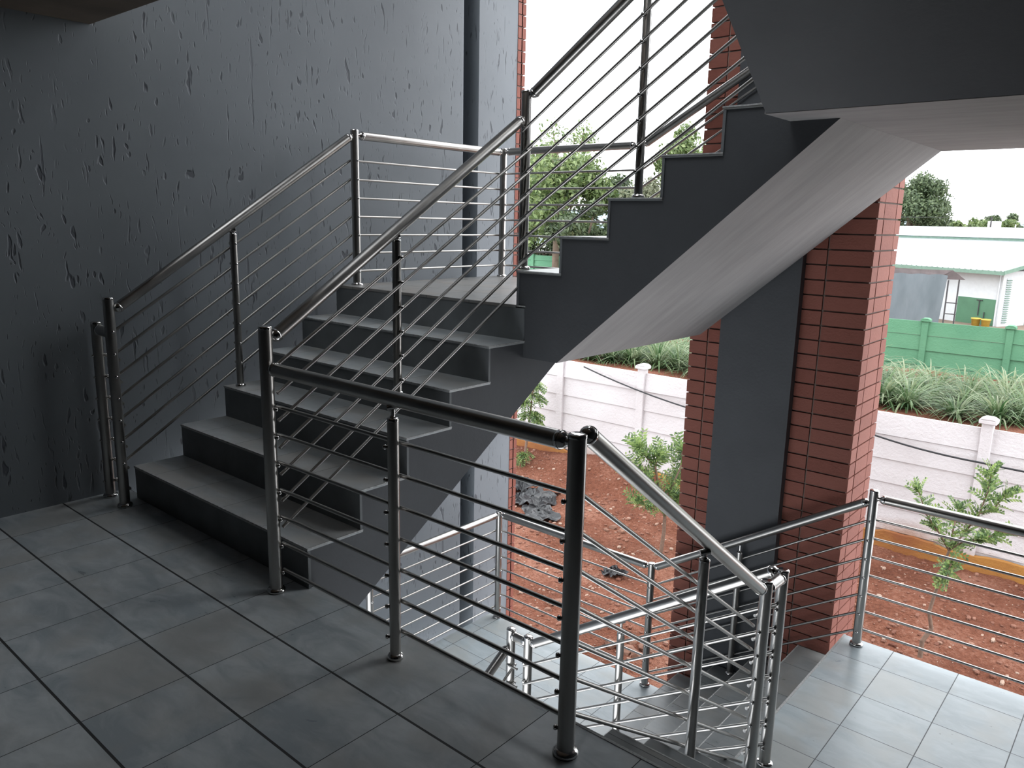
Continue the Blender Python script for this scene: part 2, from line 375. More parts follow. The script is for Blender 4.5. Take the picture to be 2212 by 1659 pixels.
def post(root, x, y, z0, z1, bars=(), side=(1, 0), cap=True, bracket=None, dome=False):
    """bars: heights of bar holders; side: direction in plan towards the bars; bracket: rail height carried by a stem"""
    thin = bracket is not None; k = RM/RP if thin else 1
    p = MB().tube((x, y, z0), (x, y, z1), RM if thin else RP, n=28).build('post', STEEL, root)
    inst('base_flange', FL, p, (x, y, z0+.0005)).scale = (k, k, 1)
    inst('end_cap', CAP, p, (x, y, z1)).scale = (k, k, 1)
    for z in bars:
        if side == (0, 1) and y == YA: inst('bar_clamp', NUB, p, (x+(.005 if thin else 0), y, z-.007), (0, 0, math.atan2(-.58, -.81)+(PI if x < 0 else 0)))
        else: inst('bar_clamp', CLPM if thin else CLPD, p, (x, y, z), (0, 0, math.atan2(side[1], side[0])))
    if bracket is not None:
        b = MB().tube((x, y, z1), (x, y, bracket-RR+.002), .0065, n=10)
        b.lathe((x, y, z1), [(.013, 0), (.012, .006), (.007, .011)], 14)
        b.tube((x-.012, y-.012, bracket-RR-.004), (x+.012, y+.012, bracket-RR+.003), .011, n=10)
        b.build('rail_bracket', CHROME, p)
    return p
def rail(root, p0, p1, b0=True, b1=True, gap=RP+.012):
    p0 = Vector(p0); p1 = Vector(p1); d = (p1-p0).normalized()
    a = p0+d*(gap+.018) if b0 else p0; b = p1-d*(gap+.018) if b1 else p1
    h = MB().tube(a, b, RR, n=28).build('handrail', STEEL, root)
    for flag, e, q, s in ((b0, a, p0, 1), (b1, b, p1, -1)):
        if not flag: continue
        m = MB().lathe(e-d*s*.004, [(.0257, 0), (.0261, .003), (.0257, .010), (.0245, .011)], 24, d*s)
        m.ball(e-d*s*.002, .0245, 20, 10)
        m.tube(e, (lerp(e.x, q.x, .8), lerp(e.y, q.y, .8), e.z), .012, n=12)
        m.build('ball_joint', CHROME, h)
    return h
def bar(root, p0, p1):
    return MB().tube(p0, p1, RB, n=12).build('rail_bar', STEEL, root)
ZB = [.084+.108*k for k in range(7)]; ZR = .88; SO = .031     # bar heights, rail height, side offset of the bars
YA = -.094; XI = -.0724; P3X = 1.3274; YI = 1.353; YO = 2.69; XO = -1.398
GRP = 'stainless steel stair railings'
# A: landing guard (bars on the +y side)
R = thing('stair_railing', ((XI+P3X)/2, YA, 0), 'level steel railing along the edge of the foreground landing, with the thickest nearest post', 'railing', GRP)
post(R, .6246, YA, 0, .815, ZB, (0, 1), bracket=ZR); post(R, P3X, YA, 0, .902, ZB, (0, 1))
rail(R, (XI, YA, ZR), (P3X, YA, ZR))
for z in ZB: bar(R, (XI+.01, YA+SO, z), (P3X-.0, YA+SO, z))
# B: flight 1 inner guard (bars on +x side)
zq0 = [.150+.104*k for k in range(7)]; zq1 = [1.160+.1018*k for k in range(7)]
zq0 = [.257+.104*k for k in range(7)]
R = thing('stair_railing', (XI, .6, 0), 'sloping steel railing on the open side of the near flight, crossing the picture centre', 'railing', GRP)
post(R, XI, YA, 0, 1.029, ZB, (0, 1)); 
tm = (.532-YA)/(YI-YA)
post(R, XI, .532, .68, 1.335, [lerp(a, b, tm) for a, b in zip(zq0, zq1)], (1, 0), bracket=1.375)
post(R, XI, YI-.006, 1.19, 2.023, zq1, (1, 0))
rail(R, (XI, YA, .968), (XI, YI-.006, 1.912))
for a, b in zip(zq0, zq1): bar(R, (XI+SO, YA+.02, a+.01), (XI+SO, YI+.01, b))
# C: flight 1 outer guard
R = thing('stair_railing', (XO, .6, 0), 'sloping steel railing between the near flight and the grey wall', 'railing', GRP)
post(R, XO, YA, 0, 1.03, [z+.14 for z in ZB], (-1, 0))
post(R, XO, .562, .51, 1.325, [lerp(a, b, .455) for a, b in zip(zq0, [1.02+z for z in ZB])], (-1, 0), bracket=1.37)
post(R, XO, 1.3686, 1.02, 1.922, [1.02+z for z in ZB], (-1, 0), dome=True)
rail(R, (XO, YA, .955), (XO, 1.3686, 1.905))
for k in range(7): bar(R, (XO-SO, YA+.02, .215+.108*k), (XO-SO, 1.3686-.01, 1.02+ZB[k]))
# D: short guard between flight 1 and the wall
R = thing('stair_railing', (-1.49, YA, 0), 'very short ladder-like steel railing against the grey wall at the far left', 'railing', GRP)
post(R, -1.592, YA+.012, 0, .895, ZB, (0, 1)); rail(R, (-1.592, YA+.012, .862), (XO, YA, .862), True, False)
for z in ZB: bar(R, (-1.592, YA+.012+.03, z), (XO, YA+.03, z))
# E: half landing guard, wall side then window side
R = thing('stair_railing', (XO, 2.03, 1.02), 'level steel railing around the half landing with a bright sunlit handrail', 'railing', GRP)
ZE = [1.02+z for z in ZB]
post(R, XO, YO, 1.02, 1.92, ZE, (-1, 0), dome=True)
rail(R, (XO, 1.3686, 1.895), (XO, YO, 1.895)); rail(R, (XO, YO, 1.90), (-.27, YO, 1.90))
for z in ZE: bar(R, (XO-SO, 1.3686+.01, z), (XO-SO, YO, z)); bar(R, (XO, YO+SO, z), (-.27, YO+SO, z))
# F: flight 2 inner guard
R = thing('stair_railing', (.6, YI, 1.19), 'dark steel railing climbing right on the near side of the silhouetted flight', 'railing', GRP)
s2 = .68
qz = [1.253+.103*k for k in range(7)]; mz = [1.641+.1045*k for k in range(7)]
post(R, .565, YI, 1.53, 2.335, mz, (0, -1), bracket=2.405)
rail(R, (XI, YI, 1.985), (XC+.05, YI, 1.985+s2*(XC+.05-XI)), True, False)
post(R, XC+.05, YI, 2.04, 2.95, [], (0, -1))
for k in range(7): bar(R, (XI, YI-SO, qz[k]-.03), (XC+.05, YI-SO, qz[k]-.03+(mz[k]-qz[k]+.03)/(.565-XI)*(XC+.05-XI)))
# G: flight 2 outer guard
R = thing('stair_railing', (.5, YO, 1.02), 'steel railing climbing along the window side of the silhouetted flight', 'railing', GRP)
post(R, -.27, YO, 1.02, 1.92, ZE, (0, 1))
rail(R, (-.27, YO, 1.885), (1.30, YO, 1.885+.56*1.57), True, True); post(R, 1.30, YO, 2.04, 2.86)
for k in range(7): bar(R, (-.27, YO+SO, ZE[k]), (1.30, YO+SO, ZE[k]+.60*1.57))
# H: flight 0 inner guard (bars on -x side)
nz = [-.789+.1045*k for k in range(7)]; X0 = 1.33; YN = 1.208
R = thing('stair_railing', (X0, .6, 0), 'steel railing sloping down right from the thick near post to the paired posts', 'railing', GRP)
tm = (.665-YA)/(YN-YA)
post(R, X0, .665, -.51, .318, bracket=.37)
n1 = post(R, X0+.012, YN, -.85, .05, nz, (.12, .99), dome=True)
rail(R, (X0, YA, .925), (X0+.005, YN, .0)); 
for a, b in zip(ZB, nz): bar(R, (X0-SO, YA+.01, a+.03), (X0-SO, YN+.01, b))
# link between the two posts
rail(R, (X0+.012, YN, .015), (1.348, YI, .02), True, True, .008)
for k in range(7): bar(R, (X0-SO*.8, YN, nz[k]+.05), (1.348-SO*.8, YI, -.85+ZB[k]))
# I: flight -1 inner guard
R = thing('stair_railing', (.7, YI, -.85), 'steel railing rising from the lower left landing to the paired posts', 'railing', GRP)
post(R, 1.3488, YI, -.85, .05, [-.85+z for z in ZB], (.12, .99), dome=True)
post(R, .597, YI, -1.36, -.518, [], (0, -1), bracket=-.435)
b0 = post(R, .022, YI, -1.70, -.765, [-1.70+.06+z for z in ZB], (0, -1))
sl = .692
rail(R, (.022, YI, -.815), (1.3488, YI, .02+.04), True, True)
for k in range(7): bar(R, (.022, YI-SO, -1.70+.045+ZB[k]), (1.3488, YI-SO, -.85+ZB[k]+.03))
rail(R, (-.10, YI, -.80), (.022, YI, -.80), True, True, .006)
for z in ZB: bar(R, (-.10, YI-SO*.8, -1.70+z), (-.03, YI-SO*.8, -1.70+z))
# J: flight -2 inner guard
R = thing('stair_railing', (-.10, .6, -1.7), 'steel railing dropping under the foreground landing, only its top end showing', 'railing', GRP)
post(R, -.10, YI, -1.70, -.765, [-1.70+z for z in ZB], (1, 0))
rail(R, (-.10, .1, -.845-1.25*.62), (-.10, YI, -.845), False, True)
for k in range(7): bar(R, (-.10+SO, .1, -1.70+ZB[k]-1.25*.62), (-.10+SO, YI, -1.70+ZB[k]))
# K: lower left landing guard
R = thing('stair_railing', (XO, YO, -1.7), 'bright level steel railing around the lower left landing', 'railing', GRP)
ZK = [-1.70+z for z in ZB]
post(R, XO+.012, 1.41, -1.70, -.80, ZK, (-1, 0), dome=True); post(R, XO+.012, YO+.01, -1.70, -.80, ZK, (-1, 0), dome=True); post(R, -.0105, YO, -1.70, -.80, ZK, (0, 1), dome=True)
rail(R, (XO+.012, 1.41, -.825), (XO+.012, YO+.01, -.825)); rail(R, (XO+.012, YO+.01, -.825), (-.0105, YO, -.825))
for z in ZK: bar(R, (XO+.012-SO, 1.41, z), (XO+.012-SO, YO, z)); bar(R, (XO, YO+.01+SO, z), (-.0105, YO+SO, z))
# L: flight -1 outer guard
R = thing('stair_railing', (.6, YO, -1.7), 'steel railing sloping up in front of the brick pier', 'railing', GRP)
post(R, .590, YO, -1.36, -.535, [], (0, -1), bracket=-.455)
rail(R, (-.0105, YO, -.835), (1.3228, YO-.03, .0)); 
ZC = [-.85+z for z in ZB]
post(R, 1.3228, YO-.035, -.85, .052, ZC, (0, 1), dome=True)
for a, b in zip(ZK, ZC): bar(R, (-.0105, YO+SO, a), (1.3228, YO+SO-.035, b))
# M: lower right landing guard
R = thing('stair_railing', (2.0, YO, -.85), 'level steel railing along the back of the bright lower right landing', 'railing', GRP)
rail(R, (1.3228, YO-.035, .012), (2.70, YO-.035, .012)); post(R, 2.70, YO-.035, -.85, .05, ZC, (0, 1))
for z in ZC: bar(R, (1.3228, YO+SO-.035, z), (2.70, YO+SO-.035, z))
#@@OUTDOOR
# ------------------------------------------------------------------ outdoors
def at(u, v, d):   # a point d metres in front of the standpoint
    return CAM+(fw+r2*(u-1106)/FPX-u2*(v-829.5)/FPX)*d
rnd = random.Random(11)
def ground(name, x0, x1, y0, y1, zf, nx, ny, mat, label, cat, kind=None):
    vs = []; fs = []
    for j in range(ny+1):
        for i in range(nx+1):
            x = x0+(x1-x0)*i/nx; y = y0+(y1-y0)*j/ny; vs.append((x, y, zf(x, y)))
    for j in range(ny):
        for i in range(nx):
            a = j*(nx+1)+i; fs.append((a, a+1, a+nx+2, a+nx+1))
    o = MB().add(vs, fs, True).build(name, mat); set_tag(o, label, cat, None, 'structure'); return o
def soil_z(x, y):
    n = noise.noise(Vector((x*1.1, y*1.1, 0)))*.06+noise.noise(Vector((x*5, y*5, 3)))*.022+noise.noise(Vector((x*13, y*13, 5)))*.022
    m = .24*math.exp(-((x+3.9)**2/.9+(y-8.1)**2/.35))+.10*math.exp(-((x+5.8)**2/3+(y-7.9)**2/.6))
    return -2.38+n+m
ground('floor_soil', -9, 4.5, 2.9, 8.25, soil_z, 270, 110, SOIL, 'red soil yard beside the building with clods and gravel', 'soil')
def bed_z(x, y): return -.80-.075*(y-8.3)+noise.noise(Vector((x*1.3, y*1.3, 1)))*.05
ground('floor_planting_bed', -13, 8, 8.24, 15.7, bed_z, 120, 50, SOIL, 'raised red soil bed behind the white wall', 'soil')
YARD = plain('pale_dusty_yard', (.26, .19, .14), .95, 0, .2, .4)
ground('floor_yard', -60, 40, 15.6, 120, lambda x, y: -2.2, 4, 4, YARD, 'pale dusty ground beyond the green wall', 'ground')
# precast walls
def precast(name, label, cat, group, x0, n, bay, y, zt, zb, rh, mat, cap, foot=None, rot=0, seed=0, over=.06):
    root = thing(name, (x0, y, zb), label, cat, group)
    R_ = random.Random(seed)
    for b in range(n):
        xa = x0+b*bay+.055; xb = x0+(b+1)*bay-.055; k = 0; z = zt
        while z > zb+.02:
            h = min(rh*(.93 if k == 0 else 1), z-zb); dy = R_.uniform(-.006, .006)
            p = MB().prism([(y-.024+dy, z-h+.003), (y-.006+dy, z-.004), (y+.03, z-.004), (y+.03, z-h+.003)], 'x', xa, xb).build('panel', mat, root)
            z -= h; k += 1
    for b in range(n+1):
        xp = x0+b*bay
        p = MB().box((xp-.058, y-.055, zb), (xp+.058, y+.055, zt+over)).build('wall_post', mat, root); bevel(p, .008)
        if cap:
            c = MB(); c.box((xp-.088, y-.085, zt+over), (xp+.088, y+.085, zt+over+.045))
            c.prism([(xp-.088, zt+over+.045), (xp+.088, zt+over+.045), (xp+.04, zt+over+.07), (xp-.04, zt+over+.07)], 'y', y-.085, y+.085)
            bevel(c.build('post_cap', mat, p), .008)
    return root
WY = 8.2
PWX = [-3.46-1.48*k for k in range(4, 0, -1)][0]
wl = precast('boundary_wall', 'long white precast concrete wall with capped posts behind the red soil', 'wall', None, -3.46-1.48*4, 8, 1.48, WY, -.725, -2.75, .292, WHITE, True, seed=3)
# orange footing with an uneven top
mb = MB(); xs = [-9.4+.11*i for i in range(108)]
top = [-2.19+.05*noise.noise(Vector((x*1.7, 0, 0)))+.03*noise.noise(Vector((x*6, 0, 0))) for x in xs]
vs = []
for x, t_ in zip(xs, top): vs += [(x, WY-.075, -2.8), (x, WY-.072, t_), (x, WY-.03, t_+.008)]
fs = []
for i in range(len(xs)-1):
    for j in range(2): fs.append((i*3+j, i*3+3+j, i*3+4+j, i*3+1+j))
mb.add(vs, fs); mb.build('orange_footing', ORANGE, wl)
# cable strung along the wall
CABLE = plain('black_cable', (.02, .022, .025), .6)
def cable(name, pts, r, label, cat='cable'):
    mb = MB(); P_ = [Vector(p) for p in pts]; out = []
    for i in range(len(P_)-1):
        for k in range(8):
            t_ = k/8; q = P_[i].lerp(P_[i+1], t_); q.z -= .07*4*t_*(1-t_)*(P_[i+1]-P_[i]).length*.35; out.append(q)
    out.append(P_[-1])
    for i in range(len(out)-1): mb.tube(out[i], out[i+1], r, n=8, caps=False)
    return set_tag(mb.build(name, CABLE), label, cat)
cable('cable', [(-4.45, WY-.10, -.76), (-1.98, WY-.10, -1.16), (-.3, WY-.10, -.98), (.97, WY-.10, -1.10), (2.6, WY-.10, -1.02)], .011, 'black cable strung along the face of the white wall')
# green walls
GX = -1.42
precast('boundary_wall', 'green painted precast wall behind the grassy planting bed at the right', 'wall', None, GX-1.455*4, 10, 1.455, 15.5, -.37, -1.6, .30, GREEN, True, seed=5, over=.0)
precast('boundary_wall', 'far green precast wall glimpsed past the half landing, below the trees', 'wall', None, -17.0, 8, 1.3, 17.4, .40, -1.5, .17, GREEN, False, seed=6, over=.02)
ground('floor_back_garden', -24, -7, 17.5, 40, lambda x, y: -1.2, 4, 4, SOIL, 'ground under the trees beyond the far green wall', 'ground')
# strap-leaved plants
LEAFG = m_leaf('strap_leaf_green', (.05, .12, .04), (.14, .24, .08), (.36, .40, .25))
def tuft(seed, n=150, L=.74):
    R_ = random.Random(seed); mb = MB()
    for i in range(n):
        a = R_.uniform(0, 2*PI); l = L*R_.uniform(.6, 1.15); w_ = R_.uniform(.008, .0145); el = R_.uniform(.55, 1.45); k = 6
        p = Vector((math.cos(a)*R_.uniform(0, .07), math.sin(a)*R_.uniform(0, .07), 0)); d = Vector((math.cos(a)*math.cos(el), math.sin(a)*math.cos(el), math.sin(el)))
        s = Vector((-math.sin(a), math.cos(a), 0)); vs = []
        for j in range(k+1):
            ww = w_*(1-(j/k)**2.2)+.0006
            vs += [p-s*ww, p+s*ww+Vector((0, 0, .002))]
            p = p+d*l/k; d = (d+Vector((math.cos(a)*.12, math.sin(a)*.12, -.30*R_.uniform(.6, 1.3)))).normalized()
        mb.add(vs, [(2*j, 2*j+1, 2*j+3, 2*j+2) for j in range(k)])
    return mesh_of(mb, 'strap_leaved_plant', LEAFG)
tufts = [tuft(s) for s in (1, 2, 3, 4)]
def plant(x, y, s, lab, grp, fl=0):
    o = bpy.data.objects.new('strap_leaved_plant', rnd.choice(tufts)); COL.objects.link(o)
    o.location = (x, y, bed_z(x, y)-.02); o.scale = (s, s, s*rnd.uniform(.85, 1.1)); o.rotation_euler = (0, 0, rnd.uniform(0, 6.28))
    set_tag(o, lab, 'plant', grp)
rows = [(9.35, 'front row'), (10.1, 'second row'), (10.9, 'third row'), (11.7, 'back row')]
for y, nm in rows:
    x = -5.2
    while x < 3.4:
        if not (-2.9 < x < -1.5):   # hidden by the brick pier
            side = 'right' if x > -1.5 else 'left'
            plant(x+rnd.uniform(-.1, .1), y+rnd.uniform(-.16, .16), rnd.uniform(.85, 1.15), 'green strap-leaved plant in the %s of the raised bed, %s of the brick pier' % (nm, side), 'strap-leaved plants, %s, %s of the pier' % (nm, side))
        x += .43
# saplings
SAPL = m_leaf('sapling_leaf', (.07, .13, .055), (.16, .27, .09), (.38, .50, .17)); SAPB = plain('sapling_bark', (.22, .14, .10), .85, 0, .2, 40)
def leafspray(mb, p, d, R_, n=9, L=.16, wl_=.0115):
    """a feathery compound leaf: leaflets along an arching stalk"""
    d = d.normalized(); s = d.orthogonal().normalized(); s = (Matrix.Rotation(R_.uniform(0, 6.28), 3, d) @ s)
    for i in range(n):
        q = p+d*L*i/n; d = (d+Vector((0, 0, -.05))).normalized()
        for sg in (-1, 1):
            t_ = (d*.75+s*sg).normalized(); l = L*.36*(1-.4*i/n); nn = d.cross(t_).normalized()*.004
            o_ = t_.cross(nn).normalized()*wl_
            mb.add([q, q+t_*l*.5+o_+nn, q+t_*l, q+t_*l*.5-o_+nn], [(0, 1, 2, 3)])
def sapling(label, base, trunk, twigs, r0, dens=10, seed=1, L=.17):
    R_ = random.Random(seed); root = thing('sapling', base, label, 'young tree')
    pts = [Vector(p) for p in trunk]; rad = [lerp(r0, r0*.45, i/(len(pts)-1)) for i in range(len(pts))]
    MB().path(pts, rad, 10).build('trunk', SAPB, root)
    lf = MB()
    for tw in twigs:
        tp = [Vector(p) for p in tw]; MB().path(tp, [r0*.42*(1-.5*i/len(tp)) for i in range(len(tp))], 6).build('branch', SAPB, root)
        for i in range(len(tp)-1):
            for k in range(dens if i or len(tp) < 3 else dens//2):
                q = tp[i].lerp(tp[i+1], R_.random()); a = R_.uniform(0, 6.28)
                dd = (tp[i+1]-tp[i]).normalized()*.6+Vector((math.cos(a), math.sin(a), R_.uniform(-.2, .7)))
                leafspray(lf, q, dd, R_, 6, L*R_.uniform(.7, 1.15))
        for k in range(dens//2):
            a = R_.uniform(0, 6.28); leafspray(lf, tp[-1], (tp[-1]-tp[-2]).normalized()+Vector((math.cos(a), math.sin(a), .3))*.7, R_, 6, L)
    lf.build('foliage', SAPL, root)
    return root
def A_(u, v, d): return tuple(at(u, v, d))
# right sapling
D = 7.0
tr = [A_(1987, 1420, D), A_(1992, 1385, D), A_(2012, 1358, D), A_(2007, 1322, D), A_(2022, 1275, D), A_(2036, 1225, D), A_(2050, 1190, D)]
sapling('sapling with a kinked trunk and spreading crown before the white wall', tr[0], tr,
        [[tr[-1], A_(2028, 1150, D-.05), A_(2000, 1110, D), A_(1985, 1062, D+.1)], [tr[-1], A_(2085, 1150, D+.1), A_(2115, 1110, D), A_(2135, 1060, D), A_(2142, 1022, D)],
         [tr[-1], A_(2080, 1170, D-.1), A_(2120, 1165, D-.2), A_(2155, 1152, D-.2)], [tr[-1], A_(2060, 1140, D), A_(2070, 1100, D+.1)], [tr[-2], A_(2055, 1215, D-.05), A_(2045, 1245, D-.1)],
         [A_(2115, 1110, D), A_(2150, 1095, D), A_(2172, 1070, D)]], .022, 12, 4, .15)
D = 9.15
tr = [A_(1410, 1205, D), A_(1428, 1190, D), A_(1434, 1150, D), A_(1436, 1115, D), A_(1428, 1080, D), A_(1422, 1050, D), A_(1415, 1005, D)]
sapling('bushy green sapling with a curved trunk just left of the brick pier', tr[0], tr,
        [[tr[-1], A_(1398, 990, D), A_(1385, 968, D)], [tr[-2], A_(1395, 1035, D), A_(1380, 1020, D)], [tr[-3], A_(1448, 1060, D), A_(1462, 1030, D+.1)], [tr[-3], A_(1400, 1095, D), A_(1385, 1085, D-.1)],
         [tr[-4], A_(1452, 1100, D), A_(1470, 1075, D)], [tr[-1], A_(1425, 985, D)], [A_(1448, 1060, D), A_(1470, 1010, D), A_(1474, 975, D+.1)]], .028, 17, 5, .25)
D = 12.2
tr = [A_(1127, 1012, D), A_(1135, 975, D), A_(1140, 930, D), A_(1146, 890, D), A_(1150, 850, D), A_(1158, 828, D)]
sapling('tall thin sapling beside the brick edge of the left wall', tr[0], tr,
        [[tr[-1], A_(1160, 832, D)], [tr[-2], A_(1140, 862, D), A_(1132, 870, D)], [tr[-2], A_(1162, 860, D)], [tr[-3], A_(1135, 900, D)], [tr[-3], A_(1158, 905, D)], [tr[1], A_(1128, 985, D)]], .024, 14, 6, .19)
# black plastic sheeting
BAG = plain('black_plastic_sheet', (.016, .017, .02), .3, 0, .2, 12)
def crumple(name, c, sx, sy, sz, seed, label, group=None):
    # a torn, folded sheet: ragged round outline, a few big folds standing up
    c = Vector(c); o_ = Vector((seed*3.1, seed*1.7, 0)); NA, NR = 40, 14; vs = [(c.x, c.y, c.z+.02)]; fs = []
    for r in range(1, NR+1):
        for a in range(NA):
            t_ = 2*PI*a/NA; u = Vector((math.cos(t_), math.sin(t_), 0)); ed = .75+.55*noise.noise(u*1.1+o_)+.25*noise.noise(u*3+o_)
            q = r/NR*ed; p = u*q
            fold = 1-abs(noise.noise(p*1.6+o_))*2.6; fold = max(0, fold)**1.6+.25*abs(noise.noise(p*5+o_))
            vs.append((c.x+p.x*sx+.12*sx*noise.noise(p*3+o_*2), c.y+p.y*sy, c.z+.015+fold*sz*(1-.35*q)))
    for a in range(NA): fs.append((0, 1+a, 1+(a+1) % NA))
    for r in range(NR-1):
        for a in range(NA): b = 1+r*NA; fs.append((b+a, b+NA+a, b+NA+(a+1) % NA, b+(a+1) % NA))
    o = MB().add(vs, fs).build(name, BAG); m = o.modifiers.new('thickness', 'SOLIDIFY'); m.thickness = .004
    return set_tag(o, label, 'plastic sheet', group)
b1 = at(1150, 1075, 9.0); b2 = at(1165, 1118, 8.6); b3 = at(1120, 1052, 9.4)
for q, (sx, sy, sz), sd_, lb in ((b1, (.42, .50, .13), 1, 'crumpled black plastic sheet on the red soil, largest of the heap'), (b2, (.34, .30, .09), 2, 'small crumpled black plastic sheet nearest the lower landing'), (b3, (.36, .34, .13), 3, 'grey weathered plastic sheet behind the black heap')):
    t_ = (-2.36-CAM.z)/(q.z-CAM.z); q = CAM+(q-CAM)*t_; q.z = soil_z(q.x, q.y); crumple('plastic_sheet', q, sx, sy, sz, sd_, lb)
q = at(1330, 1243, 7.9); q = CAM+(q-CAM)*((-2.38-CAM.z)/(q.z-CAM.z)); crumple('plastic_scrap', (q.x, q.y, soil_z(q.x, q.y)), .16, .14, .08, 5, 'tiny grey plastic scrap lying on the red soil')
# stones
STONE = plain('red_stone', (.24, .12, .08), .9, 0, .35, 9, .01)
def stone_mesh(seed):
    bm = bmesh.new(); bmesh.ops.create_icosphere(bm, subdivisions=2, radius=1)
    o_ = Vector((seed*9.7, 0, 0))
    for v in bm.verts: v.co *= 1+.45*noise.noise(v.co*1.4+o_); v.co.z *= .62
    me = bpy.data.meshes.new('stone'); bm.to_mesh(me); bm.free(); me.materials.append(STONE); return me
stones = [stone_mesh(s) for s in range(5)]
for (u, v, d, r, lb) in [(1192, 1300, 7.6, .06, 0), (1207, 1304, 7.5, .075, 0), (1222, 1300, 7.6, .06, 0), (1185, 1312, 7.5, .045, 0), (1322, 1395, 6.6, .075, 1), (1352, 1402, 6.6, .085, 1), (1376, 1412, 6.5, .08, 1), (1395, 1400, 6.6, .07, 1), (1365, 1385, 6.7, .06, 1), (1325, 1145, 8.6, .06, 2), (1342, 1152, 8.5, .05, 2), (1310, 1150, 8.4, .04, 2)]:
    p = at(u, v, d); t_ = (soil_z(p.x, p.y)-CAM.z)/(p.z-CAM.z); p = CAM+(p-CAM)*t_
    o = bpy.data.objects.new('stone', rnd.choice(stones)); COL.objects.link(o); o.location = (p.x, p.y, soil_z(p.x, p.y)+r*.1); o.scale = (r, r*.9, r); o.rotation_euler = (0, 0, rnd.uniform(0, 6))
    g = ['red stones beside the left brick edge', 'red rubble at the foot of the brick pier', 'red stones in the middle of the soil'][lb]
    set_tag(o, ['red stone in the small clump below the black plastic', 'lump of red rubble at the foot of the brick pier', 'pale red stone lying in the open soil left of the sapling'][lb], 'stone', g)
gm = MB(); ico = [Vector(v.co) for v in stones[0].vertices]; icf = [tuple(p.vertices) for p in stones[0].polygons]
base_i = bmesh.new(); bmesh.ops.create_icosphere(base_i, subdivisions=1, radius=1); iv = [v.co.copy() for v in base_i.verts]; iff = [[v.index for v in f.verts] for f in base_i.faces]; base_i.free()
for i in range(9000):
    x = rnd.uniform(-7.5, 3.2); y = 3.3+4.75*rnd.random(); r = .006+.026*rnd.random()**4
    z = soil_z(x, y)+r*.2; q = rnd.uniform(.6, 1.4)
    if y < 3.35 and 0 < x < 1.25: continue
    gm.add([(x+v.x*r*q, y+v.y*r/q, z+v.z*r*.7) for v in iv], iff)
GRAV = NT('gravel'); GRAV.set(GRAV.ramp(GRAV.isl, [(0, (.17, .06, .035)), (.7, (.32, .15, .10)), (1, (.5, .36, .28))]), .9)
set_tag(gm.build('gravel', GRAV.m), 'small red and pale gravel scattered over the soil', 'gravel', None, 'stuff')
# trees
def leafmat(n, a, b, c): return m_leaf(n, a, b, c, .25)
TL = [leafmat('tree_leaf_bright', (.06, .11, .03), (.14, .21, .06), (.32, .40, .17)), leafmat('tree_leaf_mid', (.04, .07, .03), (.09, .135, .06), (.20, .26, .13)), leafmat('tree_leaf_dull', (.09, .10, .06), (.20, .22, .13), (.32, .34, .22))]
BARK = plain('tree_bark', (.20, .15, .11), .9, 0, .25, 12)
def tree(label, c, rx, rz, ground_z, n, leaf, mat, seed, lobes=14, group=None, cat='tree'):
    R_ = random.Random(seed); c = Vector(c); root = thing('tree', (c.x, c.y, ground_z), label, cat, group)
    L = []
    for i in range(lobes):
        th = R_.uniform(0, 2*PI); ph = math.acos(R_.uniform(-.8, 1)); q = R_.uniform(.35, .85)
        L.append((c+Vector((math.sin(ph)*math.cos(th)*rx*q, math.sin(ph)*math.sin(th)*rx*q, math.cos(ph)*rz*q)), R_.uniform(.25, .48)*min(rx, rz)))
    mb = MB()
    for i in range(n):
        p, r = L[i % lobes]; d = Vector([R_.gauss(0, 1) for _ in range(3)]).normalized(); q = p+d*r*(R_.random()**.4)*R_.uniform(.8, 1.15)
        nn = (d+Vector([R_.gauss(0, .6) for _ in range(3)])).normalized(); a = nn.orthogonal().normalized(); a = Matrix.Rotation(R_.uniform(0, 6.28), 3, nn) @ a; b = nn.cross(a)
        s = leaf*R_.uniform(.6, 1.3)
        mb.add([q-a*s, q-b*s*.45, q+a*s, q+b*s*.45+nn*s*.2], [(0, 1, 2, 3)])
    mb.build('crown', mat, root)
    tb = MB(); top = c+Vector((0, 0, -rz*.1)); b0 = Vector((c.x, c.y, ground_z)); mid = b0.lerp(top, .5)+Vector((R_.uniform(-.15, .15), 0, 0))
    tb.path([b0, mid, top], [rx*.075, rx*.06, rx*.035], 10)
    for p, r in L[:9]: tb.path([mid.lerp(top, R_.uniform(.1, .9)), p], [rx*.028, rx*.012], 6)
    tb.build('trunk', BARK, root)
    return root
gz = -1.2
tree('tall leafy tree just right of the left brick edge, seen through the railings', at(1205, 430, 23), 1.75, 1.7, gz, 9000, .085, TL[0], 21)
tree('thin airy top of a taller tree behind the leafy tree', at(1225, 330, 26), 1.5, 1.1, gz, 1500, .07, TL[0], 22, 12)
tree('dark bushy tree low beside the leafy tree, behind the far green wall', at(1265, 500, 21.5), 1.5, .85, gz, 6000, .07, TL[1], 23)
tree('low tree in the gap between the leafy tree and the stair', at(1345, 455, 24), 1.5, 1.0, gz, 6000, .08, TL[1], 24)
tree('bright green tree showing above the stair steps', at(1490, 350, 26), 1.5, 1.35, gz, 6500, .085, TL[0], 25)
tree('dull grey-green bush showing just above the stair steps', at(1415, 440, 22), 1.1, 1.0, gz, 5000, .06, TL[2], 26, 14, None, 'bush')
tree('small leafy tree at the far left edge behind the left tree', at(1150, 400, 28), 1.6, 2.0, gz, 3500, .1, TL[0], 27)
